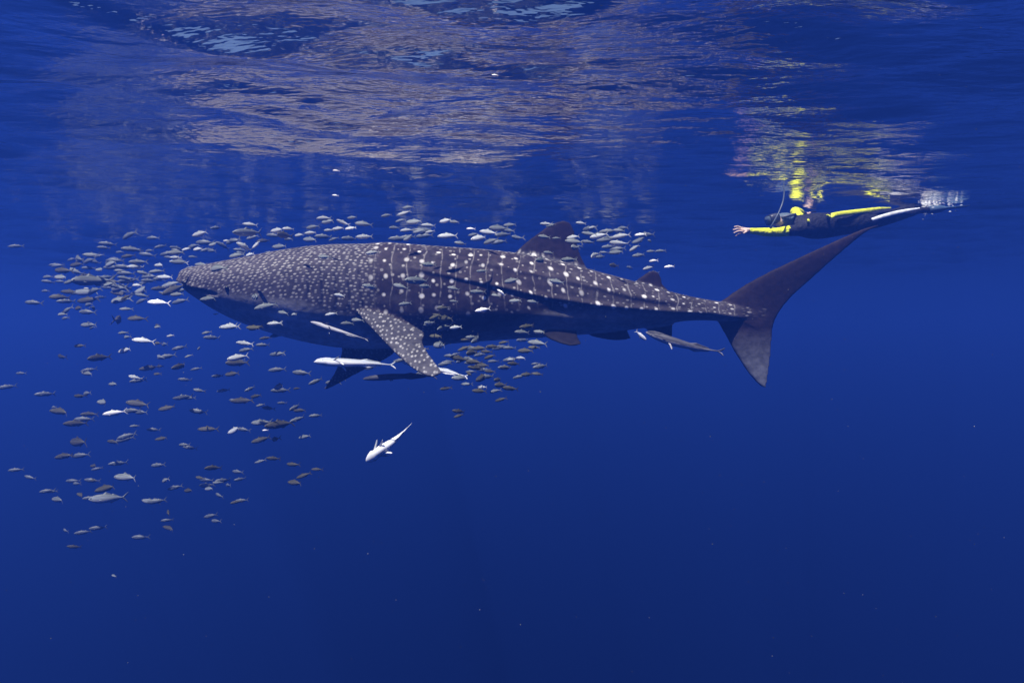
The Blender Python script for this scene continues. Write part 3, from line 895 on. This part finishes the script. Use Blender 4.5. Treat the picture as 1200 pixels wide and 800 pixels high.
    cid[hood & (px < 929) & ~yellow, 2] = 1
    cid[skin, 1] = 1; cid[skin, 0] = 0
    a = res.color_attributes.new('zone', 'FLOAT_COLOR', 'POINT')
    a.data.foreach_set('color', cid.reshape(-1))
    t = NT('wetsuit')
    z = t.n('ShaderNodeSeparateColor', {0: t.n('ShaderNodeAttribute', attribute_name='zone').outputs['Color']}).outputs
    co_ = t.n('ShaderNodeTexCoord').outputs['Object']
    nz = t.n('ShaderNodeTexNoise', {'Vector': co_, 'Scale': 22.0, 'Detail': 3.0}).outputs['Fac']
    c = t.mix(t.ramp(z[0], .3, .6), rgb(.016, .017, .024), rgb(.80, .86, .03))
    c = t.mix(t.ramp(z[2], .3, .6), c, rgb(.10, .14, .18))
    c = t.mix(t.ramp(z[1], .3, .6), c, rgb(.62, .46, .38))
    res.materials.append(t.surface(c, 0.55, t.bump(nz, 0.8, 0.03), 0.1))
    link(bpy.data.objects.new('body', res), root)
    res.name = 'person_body'
    L0 = root.location
    # diving mask
    fc = J['face'][0]
    fwd = (J['face'][0] - J['skull'][0]).normalized()
    upv = Vector((-.35, 0, 1)).normalized()
    sd = fwd.cross(upv).normalized(); upv = sd.cross(fwd).normalized()
    def oval(c_, w, h_, n=20):
        return [c_ + sd * (w * math.copysign(abs(math.cos(q)) ** .7, math.cos(q))) + upv * (h_ * math.copysign(abs(math.sin(q)) ** .7, math.sin(q))) for q in [2 * math.pi * k / n for k in range(n)]]
    cc = fc + upv * .03 + fwd * .02
    v, f = loft([oval(cc - L0 + fwd * a_, .085 * k_, .058 * k_) for a_, k_ in ((-.02, .98), (.02, 1.05), (.06, 1.0), (.085, .95), (.088, .80))])
    mk = mesh_obj('diving_mask', v, f, simple_mat('mask_rubber', (.03, .035, .05), .4), root)
    gt = NT('mask_glass')
    glass = gt.surface(rgb(.10, .14, .18), 0.05, None, 0.8)
    v, f = loft([oval(cc - L0 + fwd * a_, .066, .044) for a_ in (.080, .092)])
    mesh_obj('lens', v, f, glass, mk)
    sk = J['skull'][0]
    ring1 = [sk - L0 + Vector((0, 0, .0)) + fwd * (math.cos(q) * .115 - .01) + sd * math.sin(q) * .10 + upv * .02 for q in [2 * math.pi * k / 24 for k in range(24)]]
    rings = []
    for k in range(25):
        p = ring1[k % 24]
        out_ = (p - (sk - L0) - upv * .02).normalized()
        rings.append([p + upv * .014, p + upv * .014 + out_ * .008, p - upv * .014 + out_ * .008, p - upv * .014])
    v, f = loft(rings, cap=False)
    mesh_obj('mask_strap', v, f, simple_mat('strap_rubber', (.04, .05, .07), .5), root)
    # snorkel from the mouth up past the temple through the surface
    def tube(path, r, name, mat, n=10):
        pts = catmull(path, 6)
        rings = []
        for i, p in enumerate(pts):
            tg = (pts[min(i + 1, len(pts) - 1)] - pts[max(i - 1, 0)]).normalized()
            a_ = tg.orthogonal().normalized() if abs(tg.y) > .9 else tg.cross(Vector((0, 1, 0))).normalized()
            b_ = tg.cross(a_)
            rings.append([p - L0 + a_ * r * math.cos(q) + b_ * r * math.sin(q) for q in [2 * math.pi * k / n for k in range(n)]])
        v, f = loft(rings)
        return mesh_obj(name, v, f, mat, root)
    tube([P(906, 266, 7.22), P(903, 267, 7.12), P(908, 258, 7.10), P(914, 246, 7.12), P(918, 234, 7.15), P(919.5, 219, 7.18)], .0085, 'snorkel', simple_mat('snorkel_plastic', (.08, .11, .15), .3))
    # piping laid on the suit: yellow along the side of the back, white down the lower leg
    def piping(name, pxs, pys, x0, x1, r, mat):
        path = []
        for q in np.linspace(x0, x1, 9):
            w = np.interp(q, pxs, pys)
            dd = np.hypot(px - q, py - w) + np.where(no[:, 1] < 0.15, 0, 50)
            near = np.argsort(dd)[:9]
            yv = co[near, 1].min()
            path.append(P(float(q), float(w), float(yv) - .03))
        k = [1.0] * 9
        pts = catmull(path, 4)
        rings = []
        for i, p in enumerate(pts):
            u = i / (len(pts) - 1)
            tg = (pts[min(i + 1, len(pts) - 1)] - pts[max(i - 1, 0)]).normalized()
            a_ = tg.cross(Vector((0, 1, 0))).normalized()
            b_ = tg.cross(a_)
            rad = r * (0.35 + 0.65 * math.sin(math.pi * min(1, .12 + u * .95)) ** .5)
            rings.append([p - L0 + a_ * rad * math.cos(q) + b_ * rad * .5 * math.sin(q) for q in [2 * math.pi * z_ / 10 for z_ in range(10)]])
        v, f = loft(rings)
        mesh_obj(name, v, f, mat, root)
    piping('yellow_piping', [946, 960, 985, 1010, 1030, 1048], [259, 256, 250.5, 247.5, 244.5, 243.5], 947, 1044, .028, simple_mat('yellow_neoprene', (.80, .86, .03), .5))
    piping('white_piping', [1020, 1035, 1050, 1065, 1080], [258, 253.5, 249.5, 246.5, 243.5], 1022, 1078, .024, simple_mat('white_neoprene', (.80, .84, .86), .5))
    # swim fins
    fm = simple_mat('swim_fin_plastic', (.05, .09, .15), .35)
    for s in 'nf':
        a_ = J['ankle_' + s][0]; b_ = J['foot_' + s][0]
        d_ = (b_ - a_).normalized()
        wv = Vector((0, 1, 0))
        u_ = wv.cross(d_).normalized()
        secs = [(-.02, .048, .042), (.05, .054, .046), (.13, .058, .042), (.19, .064, .018), (.30, .072, .012), (.40, .08, .009), (.46, .076, .006)]
        rings = []
        for dd, w, th in secs:
            c_ = b_ - L0 + d_ * dd + u_ * (-.05 * dd)
            rings.append([c_ + wv * w * math.cos(q) + u_ * th * math.sin(q) for q in [2 * math.pi * k / 16 for k in range(16)]])
        v, f = loft(rings)
        mesh_obj('swim_fin', v, f, fm, root)
    return root
person = diver()

# ------------------------------------------------------------------ foam kicked up by the fins, drifting specks
def specks(name, pts, radii, mat, squash=1.0, **props):
    base = np.array([(1, 0, 0), (-1, 0, 0), (0, 1, 0), (0, -1, 0), (0, 0, 1), (0, 0, -1)], float)
    tri = np.array([(0, 2, 4), (2, 1, 4), (1, 3, 4), (3, 0, 4), (2, 0, 5), (1, 2, 5), (3, 1, 5), (0, 3, 5)])
    v = (pts[:, None, :] + base[None] * radii[:, None, None] * np.array([squash, 1, 1])).reshape(-1, 3)
    f = (tri[None] + 6 * np.arange(len(pts))[:, None, None]).reshape(-1, 3)
    return mesh_obj(name, v.tolist(), f.tolist(), mat, **props)
n = 170
u = np.minimum(nrng.gamma(0.7, 0.22, n), nrng.uniform(.5, .9, n))
fx = 1083 + u * 60 + nrng.normal(0, 1.5, n)
fY = 7.86 + nrng.normal(0, 0.03, n) + u * nrng.normal(0, 0.16, n)
fz = -np.abs(nrng.normal(0, 0.06, n)) * np.exp(-3.0 * u) - 0.01
pts = np.stack([(fx - 600) / F * fY, fY, fz + waves((fx - 600) / F * fY, fY)], -1)
foam = simple_mat('foam', (.86, .89, .92), .4)
specks('foam', pts, nrng.uniform(.0025, .008, n), foam, 3.5, kind='stuff', label='white foam and bubbles kicked up around the swim fins', category='foam')
n = 700
sy_ = nrng.uniform(1.6, 8.0, n) 
pts = np.stack([nrng.uniform(-.85, .85, n) * sy_, sy_, CAM_Z + nrng.uniform(-.55, .5, n) * sy_], -1)
pts = pts[pts[:, 2] < -0.06]
specks('plankton', pts, nrng.uniform(.0005, .0016, len(pts)) , simple_mat('plankton', (.18, .18, .18), .8), 1.0, kind='stuff', label='pale specks of plankton drifting through the open water', category='plankton')
add_haze()
